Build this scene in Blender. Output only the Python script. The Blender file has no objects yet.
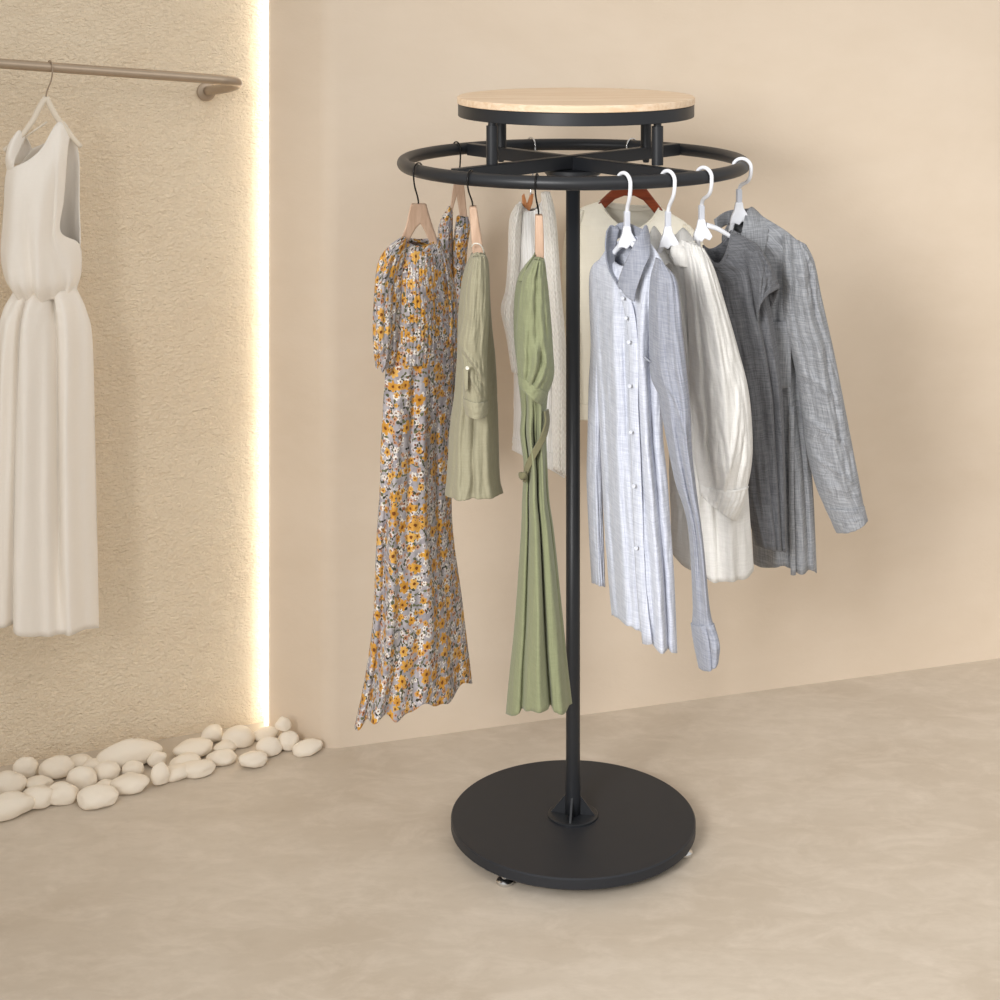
import bpy, bmesh, math, random
from mathutils import Vector, noise
R0 = random.Random(7)
F, H, HY = 1746.0, 1.70, -37.0          # focal length in pixels, eye height in metres, horizon row
SC = bpy.context.scene
COL = SC.collection

def P(px, py, Y):
    return Vector(((px-500)/F*Y, Y, H-(py-HY)/F*Y))

def lin(c):
    c = c/255.0
    return c/12.92 if c <= .04045 else ((c+.055)/1.055)**2.4

def rgb(r, g, b):
    return (lin(r), lin(g), lin(b), 1)

# ------------------------------------------------------------------ node helpers
class NT:
    def __init__(s, name):
        s.m = bpy.data.materials.new(name); s.m.use_nodes = True
        s.t = s.m.node_tree; s.b = s.t.nodes['Principled BSDF']
    def n(s, kind, **kw):
        nd = s.t.nodes.new('ShaderNode'+kind)
        for k, v in kw.items():
            if k in nd.inputs.keys() if isinstance(k, str) else False: nd.inputs[k].default_value = v
            else: setattr(nd, k, v)
        return nd
    def l(s, a, b): s.t.links.new(a, b)
    def inp(s, sock, v):
        if isinstance(v, (int, float, tuple, list, Vector)): sock.default_value = v
        else: s.l(v, sock)
    def math(s, op, a, b=0.0, c=0.0, clamp=False):
        nd = s.t.nodes.new('ShaderNodeMath'); nd.operation = op; nd.use_clamp = clamp
        for i, v in enumerate((a, b, c)): s.inp(nd.inputs[i], v)
        return nd.outputs[0]
    def vmath(s, op, a, b=(0, 0, 0)):
        nd = s.t.nodes.new('ShaderNodeVectorMath'); nd.operation = op
        s.inp(nd.inputs[0], a); s.inp(nd.inputs[1], b)
        return nd.outputs['Value'] if op in ('LENGTH', 'DOT_PRODUCT') else nd.outputs[0]
    def mix(s, fac, a, b, blend='MIX'):
        nd = s.t.nodes.new('ShaderNodeMix'); nd.data_type = 'RGBA'; nd.blend_type = blend
        s.inp(nd.inputs[0], fac); s.inp(nd.inputs[6], a); s.inp(nd.inputs[7], b)
        return nd.outputs[2]
    def noise(s, vec, scale, detail=3, rough=.55, dist=0.0):
        nd = s.t.nodes.new('ShaderNodeTexNoise')
        s.l(vec, nd.inputs['Vector']); nd.inputs['Scale'].default_value = scale
        nd.inputs['Detail'].default_value = detail; nd.inputs['Roughness'].default_value = rough
        nd.inputs['Distortion'].default_value = dist
        return nd.outputs[0]
    def ramp(s, fac, stops):
        nd = s.t.nodes.new('ShaderNodeValToRGB'); s.l(fac, nd.inputs[0])
        e = nd.color_ramp.elements
        while len(e) < len(stops): e.new(.5)
        for i, (p, c) in enumerate(stops): e[i].position = p; e[i].color = c
        return nd.outputs[0]
    def mapr(s, v, a, b, c, d):
        nd = s.t.nodes.new('ShaderNodeMapRange'); s.l(v, nd.inputs[0])
        for i, q in enumerate((a, b, c, d)): nd.inputs[i+1].default_value = q
        return nd.outputs[0]
    def scaled(s, vec, sc):
        return s.vmath('MULTIPLY', vec, sc)
    def uv(s):
        return s.t.nodes.new('ShaderNodeTexCoord').outputs['UV']
    def obj(s):
        return s.t.nodes.new('ShaderNodeTexCoord').outputs['Object']
    def pos(s):
        return s.t.nodes.new('ShaderNodeNewGeometry').outputs['Position']
    def bump(s, h, strength, dist, prev=None):
        nd = s.t.nodes.new('ShaderNodeBump'); s.l(h, nd.inputs['Height'])
        nd.inputs['Strength'].default_value = strength; nd.inputs['Distance'].default_value = dist
        if prev is not None: s.l(prev, nd.inputs['Normal'])
        return nd.outputs[0]
    def done(s, col, rough=.8, metal=0.0, normal=None, sheen=0.0, spec=.3):
        s.inp(s.b.inputs['Base Color'], col); s.inp(s.b.inputs['Roughness'], rough)
        s.b.inputs['Metallic'].default_value = metal
        s.b.inputs['Specular IOR Level'].default_value = spec
        s.b.inputs['Sheen Weight'].default_value = sheen
        if normal is not None: s.l(normal, s.b.inputs['Normal'])
        return s.m

def plain(name, col, rough=.5, metal=0.0, spec=.4):
    t = NT(name)
    v = t.noise(t.pos(), 60, 2)
    c = t.mix(t.mapr(v, .3, .7, 0, .12), col, (0, 0, 0, 1))
    c = t.mix(.5, c, col)
    return t.done(c, rough, metal, spec=spec)

def mat_wall(name, base, dark, light, bscale, bdist, strength):
    t = NT(name); p = t.pos()
    big = t.noise(t.scaled(p, (1, 1, 1.3)), 1.6, 4, .6, .4)
    mid = t.noise(t.scaled(p, (1, 1, 2.2)), 7, 5, .6)
    c = t.mix(t.mapr(big, .35, .7, 0, 1), dark, light)
    c = t.mix(.55, c, base)
    c = t.mix(t.mapr(mid, .4, .75, 0, .35), c, light)
    n1 = t.bump(t.noise(t.scaled(p, (1, 1, 1.7)), bscale, 4, .6, .6), strength, bdist)
    n2 = t.bump(t.noise(p, bscale*.22, 3), strength*.5, bdist*2, n1)
    return t.done(c, .9, normal=n2, spec=.12)

def mat_floor():
    t = NT('polished_concrete'); p = t.pos()
    q = t.scaled(p, (1, 1.7, 1))
    big = t.noise(q, 1.7, 5, .6, .5)
    mid = t.noise(q, 8, 7, .68, .6)
    fine = t.noise(q, 30, 5, .6)
    c = t.mix(t.mapr(big, .32, .68, 0, 1), rgb(194, 180, 162), rgb(209, 197, 181))
    c = t.mix(t.mapr(mid, .46, .72, 0, .6), c, rgb(222, 210, 195))
    c = t.mix(t.mapr(fine, .45, .8, 0, .4), c, rgb(190, 176, 158))
    nb = t.bump(mid, .12, .004)
    return t.done(c, t.mapr(mid, .3, .7, .62, .5), normal=nb, spec=.25)

def mat_cloth(name, col, dark, light, slub=1.0, crinkle=.5, cs=38, sheen=.15, hx=1.0):
    """woven cloth: slub streaks along both thread directions and a crinkled surface"""
    t = NT(name); u = t.uv()
    a = t.noise(t.scaled(u, (420*hx, 26, 1)), 1, 3, .6)
    b = t.noise(t.scaled(u, (26, 420, 1)), 1, 3, .6)
    s = t.math('ADD', t.math('MULTIPLY', a, .5), t.math('MULTIPLY', b, .5))
    c = t.mix(t.mapr(s, .40, .60, 0, 1), dark, light)
    c = t.mix(1-.6*slub, c, col)
    w = t.noise(t.scaled(u, (1.5, .7, 1)), cs, 4, .6, .5)
    n1 = t.bump(w, crinkle, .006)
    n2 = t.bump(s, .25*slub, .0015, n1)
    return t.done(c, .88, normal=n2, sheen=sheen, spec=.15)

def mat_knit(name, col, dark, cable):
    t = NT(name); u = t.uv()
    sp = t.n('SeparateXYZ'); t.l(u, sp.inputs[0]); x, y = sp.outputs[0], sp.outputs[1]
    rib = t.math('SINE', t.math('MULTIPLY', x, 6.283/.0065))
    if cable:
        # plaits: two strands that wind around each other, one plait every 3 cm
        ph = t.math('MULTIPLY', y, 6.283/.034)
        off = t.math('MULTIPLY', t.math('SINE', ph), .0045)
        a = t.math('COSINE', t.math('MULTIPLY', t.math('ADD', x, off), 6.283/.014))
        b = t.math('COSINE', t.math('MULTIPLY', t.math('SUBTRACT', x, off), 6.283/.014))
        tw = t.math('SINE', t.math('ADD', t.math('MULTIPLY', y, 6.283/.012), t.math('MULTIPLY', t.math('ABSOLUTE', t.math('SINE', t.math('MULTIPLY', x, 6.283/.028))), 5.0)))
        h = t.math('ADD', t.math('MAXIMUM', a, b), t.math('MULTIPLY', tw, .8))
    else:
        h = t.math('ADD', rib, t.math('MULTIPLY', t.noise(u, 260, 2), .8))
    f = t.mapr(h, -1, 1.6, 0, 1)
    c = t.mix(f, dark, col)
    n = t.bump(h, .3, .0014 if cable else .001)
    return t.done(c, .95, normal=n, sheen=.3, spec=.1)

def mat_floral():
    t = NT('floral_print'); u0 = t.uv()
    wob = t.n('TexNoise'); t.l(u0, wob.inputs['Vector']); wob.inputs['Scale'].default_value = 130; wob.inputs['Detail'].default_value = 2
    u = t.vmath('ADD', u0, t.scaled(t.vmath('SUBTRACT', wob.outputs['Color'], (.5, .5, .5)), (.0055, .0055, 0)))
    bg = t.noise(u, 55, 3)
    c = t.mix(t.mapr(bg, .35, .65, 0, 1), rgb(138, 133, 138), rgb(172, 167, 170))
    def layer(c, sc, n, rmin, rmax, dens, cols, core, seed, sharp=.3, corer=.3, leaf=False):
        v = t.vmath('ADD', t.scaled(u, (sc, sc, 0)), (seed, seed*1.7, 0))
        vo = t.t.nodes.new('ShaderNodeTexVoronoi'); vo.voronoi_dimensions = '2D'; vo.feature = 'F1'
        vo.inputs['Scale'].default_value = 1; vo.inputs['Randomness'].default_value = .85
        t.l(v, vo.inputs['Vector'])
        d = t.vmath('SUBTRACT', v, vo.outputs['Position'])
        sp = t.n('SeparateXYZ'); t.l(d, sp.inputs[0])
        sc_ = t.n('SeparateColor'); t.l(vo.outputs['Color'], sc_.inputs[0])
        r1, r2, r3 = sc_.outputs[0], sc_.outputs[1], sc_.outputs[2]
        dist = t.vmath('LENGTH', t.vmath('MULTIPLY', d, (1, 1, 0)))
        ang = t.math('ADD', t.math('ARCTAN2', sp.outputs[1], sp.outputs[0]), t.math('MULTIPLY', r3, 6.283))
        rad = t.math('ADD', t.math('MULTIPLY', r1, rmax-rmin), rmin)
        if leaf:
            pet = t.math('POWER', t.math('ABSOLUTE', t.math('COSINE', ang)), 3.0)
        else:
            pet = t.math('ADD', t.math('MULTIPLY', t.math('ABSOLUTE', t.math('COSINE', t.math('MULTIPLY', ang, n/2))), sharp), 1-sharp)
        edge = t.math('MULTIPLY', rad, pet)
        on = t.math('LESS_THAN', r2, dens)
        m = t.math('MULTIPLY', t.math('LESS_THAN', dist, edge), on)
        fc = t.ramp(r3, [(i/max(1, len(cols)-1), k) for i, k in enumerate(cols)])
        shade = t.mapr(t.math('DIVIDE', dist, t.math('MAXIMUM', edge, .01)), .2, 1, .8, 1.08)
        fc = t.mix(1.0, fc, t.t_rgb(shade), 'MULTIPLY')
        c = t.mix(m, c, fc)
        if core:
            m2 = t.math('MULTIPLY', t.math('LESS_THAN', dist, t.math('MULTIPLY', rad, corer)), on)
            c = t.mix(m2, c, core)
        return c
    def t_rgb(v):
        nd = t.t.nodes.new('ShaderNodeCombineColor')
        for i in range(3): t.l(v, nd.inputs[i])
        return nd.outputs[0]
    t.t_rgb = t_rgb
    c = layer(c, 66, 5, .28, .52, .62, [rgb(214, 209, 203), rgb(190, 184, 184), rgb(222, 214, 202)], rgb(112, 66, 44), 3.1, .5)
    c = layer(c, 84, 2, .45, .75, .72, [rgb(58, 60, 48), rgb(102, 104, 74), rgb(52, 48, 44)], None, 11.3, leaf=True)
    c = layer(c, 92, 4, .28, .48, .40, [rgb(158, 104, 66), rgb(190, 148, 122), rgb(178, 124, 70)], rgb(74, 44, 34), 23.9, .45)
    c = layer(c, 76, 5, .30, .50, .34, [rgb(222, 216, 207), rgb(206, 198, 190)], rgb(104, 70, 48), 47.7, .5)
    c = layer(c, 58, 5, .26, .46, .34, [rgb(204, 156, 74), rgb(190, 140, 66)], rgb(112, 64, 30), 57.7, .4, .28)
    c = layer(c, 36, 6, .22, .46, .55, [rgb(206, 152, 62), rgb(188, 134, 54), rgb(216, 170, 92)], rgb(108, 62, 28), 71.3, .4, .26)
    w = t.noise(u, 40, 3)
    return t.done(c, .8, normal=t.bump(w, .4, .004), sheen=.1, spec=.15)

def mat_wood(name, a, b, axis=(1, 14, 14), sc=9, rough=.5):
    t = NT(name); p = t.obj()
    q = t.scaled(p, axis)
    g = t.noise(q, sc, 5, .6, .6)
    g2 = t.noise(q, sc*5, 3, .6)
    c = t.mix(t.mapr(g, .35, .66, 0, 1), a, b)
    c = t.mix(t.mapr(g2, .5, .8, 0, .3), c, tuple(x*.75 for x in a[:3])+(1,))
    return t.done(c, rough, normal=t.bump(g2, .08, .001), spec=.35)

def mat_emit(name, col, st):
    t = NT(name); t.b.inputs['Base Color'].default_value = col
    t.b.inputs['Emission Color'].default_value = col; t.b.inputs['Emission Strength'].default_value = st
    return t.m

M = {}
M['wall'] = mat_wall('limewash_plaster', rgb(219, 203, 183), rgb(212, 195, 174), rgb(226, 211, 193), 60, .002, .2)
M['niche'] = mat_wall('stippled_plaster', rgb(246, 228, 201), rgb(239, 219, 191), rgb(250, 235, 210), 110, .010, .8)
M['floor'] = mat_floor()
M['black'] = plain('black_powder_coat', rgb(33, 35, 39), .42, 0, .4)
M['black_base'] = plain('black_steel_plate', rgb(38, 40, 45), .5, 0, .35)
M['chrome'] = plain('chrome', rgb(215, 215, 215), .16, 1)
M['dark_metal'] = plain('blackened_wire', rgb(34, 33, 34), .25, .6)
M['rail'] = plain('taupe_metal', rgb(176, 158, 138), .38, .55)
M['oak'] = mat_wood('oak_veneer', rgb(222, 192, 158), rgb(238, 216, 190), (1, 16, 16), 6, .45)
M['hanger_wood'] = mat_wood('pale_beech', rgb(184, 152, 128), rgb(204, 174, 150), (9, 9, 1.3), 9, .5)
M['brown_wood'] = mat_wood('red_brown_wood', rgb(112, 46, 22), rgb(150, 70, 36), (1.3, 9, 9), 10, .35)
M['tan_wood'] = mat_wood('tan_wood', rgb(176, 110, 62), rgb(202, 138, 88), (9, 9, 1.3), 10, .4)
M['white_plastic'] = plain('white_plastic', rgb(228, 230, 236), .3, 0, .5)
M['clear_plastic'] = plain('grey_translucent_plastic', rgb(200, 203, 212), .2, 0, .6)
M['cream_hanger'] = plain('cream_lacquer', rgb(232, 220, 202), .45)
M['floral'] = mat_floral()
M['sage'] = mat_cloth('sage_linen', rgb(152, 147, 124), rgb(141, 136, 113), rgb(163, 158, 135), .5, .35)
M['green'] = mat_cloth('green_linen', rgb(133, 137, 106), rgb(122, 126, 95), rgb(145, 149, 118), .5, .35)
M['belt'] = mat_cloth('olive_belt', rgb(112, 108, 82), rgb(100, 96, 72), rgb(124, 120, 92), .5, .2)
M['knit'] = mat_knit('white_rib_knit', rgb(244, 243, 241), rgb(230, 228, 224), False)
M['cable'] = mat_knit('cable_knit', rgb(240, 236, 228), rgb(226, 221, 212), True)
M['cream'] = mat_cloth('cream_jersey', rgb(238, 232, 216), rgb(233, 226, 209), rgb(243, 238, 224), .4, .15)
M['blue'] = mat_cloth('blue_grey_chambray', rgb(190, 194, 206), rgb(160, 165, 181), rgb(217, 220, 229), .8, .45)
M['blue_dark'] = mat_cloth('dark_and_shaded_chambray', rgb(140, 143, 154), rgb(116, 120, 133), rgb(166, 169, 179), .8, .4)  # darker collar cloth; on the right sleeve and cuff it paints in shade
M['white_linen'] = mat_cloth('pale_grey_linen', rgb(208, 206, 202), rgb(194, 192, 188), rgb(222, 220, 216), .6, .5)
M['tee'] = mat_cloth('charcoal_melange', rgb(92, 93, 97), rgb(70, 71, 75), rgb(122, 123, 127), .9, .3, 30)
M['grey'] = mat_cloth('grey_linen', rgb(136, 138, 142), rgb(108, 110, 115), rgb(170, 172, 176), 1.0, .55)
M['ivory'] = mat_cloth('ivory_crepe', rgb(242, 235, 225), rgb(238, 230, 219), rgb(246, 240, 231), .3, .12)
M['stone'] = mat_wall('white_pebble', rgb(240, 229, 212), rgb(235, 223, 205), rgb(245, 235, 220), 120, .001, .15)
M['button'] = plain('shell_button', rgb(224, 220, 208), .3)
M['blue_button'] = plain('pale_blue_button', rgb(204, 208, 218), .35)

# ------------------------------------------------------------------ object helpers
def wloc(o):
    v = Vector((0, 0, 0))
    while o is not None: v += o.location; o = o.parent
    return v

def mesh(name, verts, faces, mat, parent=None, uvs=None, smooth=True, origin=None, solid=0.0, off=0.0):
    base = wloc(parent) if parent else (Vector(origin) if origin else Vector((0, 0, 0)))
    me = bpy.data.meshes.new(name)
    me.from_pydata([tuple(Vector(v)-base) for v in verts], [], faces)
    if uvs:
        ul = me.uv_layers.new(name='UVMap')
        for lp in me.loops: ul.data[lp.index].uv = uvs[lp.vertex_index]
    me.materials.append(mat)
    for p in me.polygons: p.use_smooth = smooth
    me.validate(); me.update()
    o = bpy.data.objects.new(name, me); COL.objects.link(o)
    if parent: o.parent = parent
    elif origin: o.location = origin
    if solid:
        md = o.modifiers.new('cloth_thickness', 'SOLIDIFY'); md.thickness = solid; md.offset = off
    return o

def thing(name, label, cat, loc, group=None):
    o = bpy.data.objects.new(name, None); COL.objects.link(o); o.location = loc
    o.empty_display_size = .05
    o['label'] = label; o['category'] = cat
    if group: o['group'] = group
    return o

def tag(o, label, cat, group=None):
    o['label'] = label; o['category'] = cat
    if group: o['group'] = group
    return o

def cr(pts, t):
    """Catmull-Rom through a list of tuples/vectors, t in 0..1"""
    n = len(pts)-1; x = max(0, min(1, t))*n; i = min(int(x), n-1); f = x-i
    g = lambda k: Vector(pts[max(0, min(n, k))])
    a, b, c, d = g(i-1), g(i), g(i+1), g(i+2)
    if i == 0: a = b*2-c
    if i == n-1: d = c*2-b
    return .5*((2*b)+(c-a)*f+(2*a-5*b+4*c-d)*f*f+(3*b-a-3*c+d)*f*f*f)

def lerpl(v, t):
    if isinstance(v, (int, float)): return v
    n = len(v)-1; x = max(0, min(1, t))*n; i = min(int(x), n-1); f = x-i
    return v[i]*(1-f)+v[i+1]*f

def sst(a, b, x):
    if a == b: return 1.0 if x >= a else 0.0
    x = max(0, min(1, (x-a)/(b-a))); return x*x*(3-2*x)

def plane(Y0, px0=500, s=0.0):
    return lambda px: Y0+s*(px-px0)

def loft(name, L, Rr, yp, hd, mat, parent, dy=0.0, sagF=0, sagB=None, folds=(), pleats=None, wr=.002, wk=(9, 5),
         nu=44, nv=70, seed=0, RF=None, slit=None, shape=.6, hem=None, solid=.0016, backdy=0.0, calm=0.0, sagX=None):
    """a hollow garment tube: the left and right edge are polylines matched point by point, hd its half depth"""
    verts, uvs, faces = [], [], []
    sagB = sagF if sagB is None else sagB
    ncol = 2*nu+2
    L3 = [(a[0], a[1], 0) for a in L]; R3 = [(a[0], a[1], 0) for a in Rr]
    RF3 = [(a[0], a[1], 0) for a in RF] if RF else None
    for j in range(nv+1):
        t = j/nv
        l = cr(L3, t); r = cr(R3, t); rf = cr(RF3, t) if RF3 else r
        h = lerpl(hd, t)
        sf, sb = lerpl(sagF, t), lerpl(sagB, t)
        row = []
        for half in (0, 1):
            for i in range(nu+1):
                ph = i/nu
                u = (1-math.cos(math.pi*ph))/2*.6+ph*.4
                if half: u = 1-u
                e = rf if half == 0 else r
                px = l.x+(e.x-l.x)*u; py = l.y+(e.y-l.y)*u
                bell = 4*u*(1-u)
                py += (sf if half == 0 else sb)*bell
                if sagX: px += lerpl(sagX[half], t)*bell
                if hem and half == 0: py += hem(u)*sst(.55, 1, t)
                if hem and half == 1: py += hem(u)*.6*sst(.55, 1, t)
                prof = max(0, math.sin(math.pi*u))**shape
                d = -h*prof if half == 0 else h*prof
                sg = -1 if half == 0 else 1
                d0 = d
                ef = sst(0, .10, u)*sst(0, .10, 1-u)
                q = 0.0
                if half == 0:
                    for (u0, u1, w, amp, t0, t1) in folds:
                        k = (t-t0)/max(1e-5, t1-t0)
                        if -.15 < k < 1.3:
                            uc = u0+(u1-u0)*k
                            q += amp*math.exp(-((u-uc)/w)**2)*sst(-.15, .2, k)*(1-sst(.9, 1.3, k) if t1 < .99 else 1)
                if pleats:
                    n, amp, t0, t1, phs = pleats
                    q += amp*sst(t0, t1, t)*math.cos(2*math.pi*n*u+phs+1.2*math.sin(5*t+seed))
                q += wr*2*noise.noise((u*wk[0]+seed*3.7+half*9, t*wk[1]*.9+seed, seed*1.3))
                q += wr*noise.noise((u*wk[0]*2.3+seed+half*5, t*wk[1]*2.6, seed*2.1))
                q *= 1-calm*sst(.84, .97, t)
                d += sg*q*(.25+.75*ef)
                Y = yp(px)+dy
                v = P(px, py, Y)
                if half == 0: v.z = H-(py-HY)/F*(Y+d0)
                v.y += d + (backdy if half else 0)
                row.append(v)
        acc = 0.0; us = [0.0]
        for i in range(1, len(row)):
            acc += (row[i]-row[i-1]).length; us.append(acc)
        mid = us[nu//2]
        for i, v in enumerate(row):
            verts.append(v); uvs.append((us[i]-mid+seed*.37, v.z+seed*.21))
    for j in range(nv):
        t = (j+.5)/nv
        for i in range(ncol):
            k = (i+1) % ncol
            if slit and i == nu and slit[0] < t < slit[1]: continue
            a, b = j*ncol+i, j*ncol+k
            faces.append((a, b, b+ncol, a+ncol))
    return mesh(name, verts, faces, mat, parent, uvs, solid=solid)

def patch(name, grid, yp, mat, parent, n=8, solid=.0018, seed=0, wr=.0006, fn=None):
    """a cloth piece laid through a grid of (px, py, depth offset)"""
    nr, nc = len(grid), len(grid[0]); RR, CC = (nr-1)*n, (nc-1)*n
    verts, uvs, faces = [], [], []
    for j in range(RR+1):
        rows = [cr(list(g), 0) for g in grid]
        for i in range(CC+1):
            colp = [cr(g, i/CC) for g in grid]
            q = cr(colp, j/RR)
            v = P(q.x, q.y, yp(q.x))
            v.y += q.z+(fn(i/CC, j/RR) if fn else 0)+wr*noise.noise((i*.7, j*.7, seed))
            verts.append(v); uvs.append((v.x*1.2+seed, v.z))
    for j in range(RR):
        for i in range(CC):
            a = j*(CC+1)+i
            faces.append((a, a+1, a+CC+2, a+CC+1))
    return mesh(name, verts, faces, mat, parent, uvs, solid=solid)

def tube(name, pts, rad, mat, parent=None, n=12, sub=1, flat=None, closed=False, origin=None, smooth=True):
    """sweep; flat = (in-plane scale, depth scale) gives an oval section whose second axis follows world y"""
    pts = [Vector(p) for p in pts]
    if sub > 1:
        N = (len(pts)-1)*sub
        rr = [lerpl(rad, i/N) for i in range(N+1)]
        pts = [cr(pts, i/N) for i in range(N+1)]
    else:
        rr = [lerpl(rad, i/max(1, len(pts)-1)) for i in range(len(pts))]
    m = len(pts); verts, faces = [], []
    prev = None
    for i, p in enumerate(pts):
        tg = (pts[(i+1) % m if closed else min(m-1, i+1)]-pts[(i-1) % m if closed else max(0, i-1)]).normalized()
        if flat:
            side = tg.cross(Vector((0, 1, 0))).normalized(); bi = side.cross(tg).normalized()
        else:
            if prev is None:
                ref = Vector((0, 0, 1)) if abs(tg.z) < .9 else Vector((1, 0, 0))
                side = tg.cross(ref).normalized()
            else:
                side = (prev-tg*prev.dot(tg)).normalized()
            prev = side; bi = tg.cross(side)
        fx, fy = flat if flat else (1, 1)
        for k in range(n):
            a = 2*math.pi*(k+.5)/n
            verts.append(p+side*math.cos(a)*rr[i]*fx+bi*math.sin(a)*rr[i]*fy)
    for i in range(m if closed else m-1):
        j = (i+1) % m
        for k in range(n):
            q = (k+1) % n
            faces.append((i*n+k, j*n+k, j*n+q, i*n+q))
    if not closed:
        faces.append(tuple(range(n))); faces.append(tuple(range((m-1)*n, m*n))[::-1])
    return mesh(name, verts, faces, mat, parent, origin=origin, smooth=smooth)

def lathe(name, prof, c, mat, parent=None, n=96, bev=0, scale=(1, 1), smooth=True):
    """revolve a closed (r, z) profile about the vertical through c"""
    verts, faces = [], []; m = len(prof)
    for k in range(n):
        a = 2*math.pi*k/n
        for r, z in prof:
            verts.append((c[0]+r*math.cos(a), c[1]+r*math.sin(a), c[2]+z))
    for k in range(n):
        q = (k+1) % n
        for i in range(m):
            j = (i+1) % m
            if prof[i][0] == 0 and prof[j][0] == 0: continue
            faces.append((k*m+i, q*m+i, q*m+j, k*m+j))
    o = mesh(name, verts, faces, mat, parent, smooth=smooth)
    bm = bmesh.new(); bm.from_mesh(o.data); bmesh.ops.remove_doubles(bm, verts=bm.verts, dist=1e-6)
    bmesh.ops.recalc_face_normals(bm, faces=bm.faces); bm.to_mesh(o.data); bm.free()
    if smooth:
        for e in o.data.polygons: e.use_smooth = True
        o.data.set_sharp_from_angle(angle=math.radians(35))
    return o

def box(name, c, size, mat, parent=None, rz=0.0, bev=.002):
    bm = bmesh.new(); bmesh.ops.create_cube(bm, size=1)
    for v in bm.verts: v.co = Vector((v.co.x*size[0], v.co.y*size[1], v.co.z*size[2]))
    if bev: bmesh.ops.bevel(bm, geom=list(bm.edges), offset=bev, segments=2, affect='EDGES', profile=.5)
    ca, sa = math.cos(rz), math.sin(rz)
    base = wloc(parent) if parent else Vector((0, 0, 0))
    for v in bm.verts:
        x, y = v.co.x, v.co.y
        v.co = Vector((c[0]+x*ca-y*sa, c[1]+x*sa+y*ca, c[2]+v.co.z))-base
    me = bpy.data.meshes.new(name); bm.to_mesh(me); bm.free(); me.materials.append(mat)
    o = bpy.data.objects.new(name, me); COL.objects.link(o)
    if parent: o.parent = parent
    return o

# ------------------------------------------------------------------ the setting
WS = .3116
def wall_y(x): return 3.781+(x+.3465)*WS               # face of the long plaster wall
NS = .41
def niche_y(x): return 3.915+(x+.52)*NS                # face of the recessed wall behind the rail

def extrude(name, line, z0, z1, mat):
    n = len(line); v = [(x, y, z0) for x, y in line]+[(x, y, z1) for x, y in line]
    f = [(i, (i+1) % n, n+(i+1) % n, n+i) for i in range(n)]+[tuple(range(n))[::-1], tuple(range(n, 2*n))]
    o = mesh(name, v, f, mat, smooth=True); o['kind'] = 'structure'
    o.data.set_sharp_from_angle(angle=math.radians(40))
    return o

fl = mesh('floor', [(-4, -1.5, 0), (5, -1.5, 0), (5, 6, 0), (-4, 6, 0), (-4, -1.5, -.1), (5, -1.5, -.1), (5, 6, -.1), (-4, 6, -.1)],
          [(0, 1, 2, 3), (7, 6, 5, 4), (0, 4, 5, 1), (1, 5, 6, 2), (2, 6, 7, 3), (3, 7, 4, 0)], M['floor'], smooth=False)
fl['kind'] = 'structure'
cx, cy = -.372, wall_y(-.372)                        # outer corner where the long wall turns back towards the niche
a1 = Vector((1, WS)).normalized(); a2 = Vector((-.150, .118)).normalized()
line = [(4.2, wall_y(4.2))]
A = Vector((cx, cy))+a1*.03; B = Vector((cx, cy))+a2*.03
for i in range(9):
    s = i/8; p = A*(1-s)**2+Vector((cx, cy))*2*s*(1-s)+B*s*s
    line.append((p.x, p.y))
E = Vector((cx, cy))+a2*.182
line += [(E.x, E.y), (E.x+.012, E.y+.012), (E.x+.02, E.y+.30), (4.2, wall_y(4.2)+.3)]
extrude('wall_right', line, 0, 3.0, M['wall'])
extrude('wall_left', [(E.x+.03, niche_y(E.x+.03)), (-2.8, niche_y(-2.8)), (-2.8, niche_y(-2.8)+.2), (E.x+.03, niche_y(E.x+.03)+.2)][::-1], 0, 3.0, M['niche'])

# light strip: an upright glowing bar tucked behind the free edge of the wall
ls = thing('light_strip', 'tall glowing white light strip upright at the wall corner', 'light', (E.x-.006, E.y+.012, 0))
box('diffuser', (E.x-.0045, E.y+.006, 1.5), (.010, .010, 2.995), mat_emit('warm_light_strip', (1, .945, .82, 1), 6.5), ls, bev=.002)
box('channel', (E.x+.0045, E.y+.016, 1.5), (.006, .012, 2.98), M['white_plastic'], ls, bev=.001)

# ------------------------------------------------------------------ the rack
RX, RY = (573-500)/F*3.4, 3.4
RZ, RR_, RT = 1.3125, .330, .0125
rack = thing('clothes_rack', 'round black metal clothes rack with oak topped tray and disc base', 'clothes rack', (RX, RY, 0))
b0, b1, br = .0190, .0408, .2376
lathe('base_plate', [(0, b0), (br-.003, b0), (br, b0+.003), (br, b1-.0025), (br-.0025, b1), (0, b1)], (RX, RY, 0), M['black_base'], rack, 160)
for an in (-19.3, -127, 108):
    a = math.radians(an); x, y = RX+.221*math.cos(a), RY+.221*math.sin(a)
    ft = lathe('levelling_foot', [(0, 0), (.0135, 0), (.0165, .003), (.0165, .007), (.013, .011), (.007, .0125), (.007, .0195), (0, .0195)], (x, y, 0), M['chrome'], rack, 28)
tube('pole', [(RX, RY, b1), (RX, RY, b1+.03), (RX, RY, .10), (RX, RY, .16), (RX, RY, RZ-.012)], [.0150, .0150, .0148, .0137, .0137], M['black'], rack, 32)
fg = lathe('pole_flange', [(.012, b1), (.0487, b1), (.0487, b1+.003), (.047, b1+.0042), (.012, b1+.0042)], (RX, RY, 0), M['black'], rack, 64)
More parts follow.
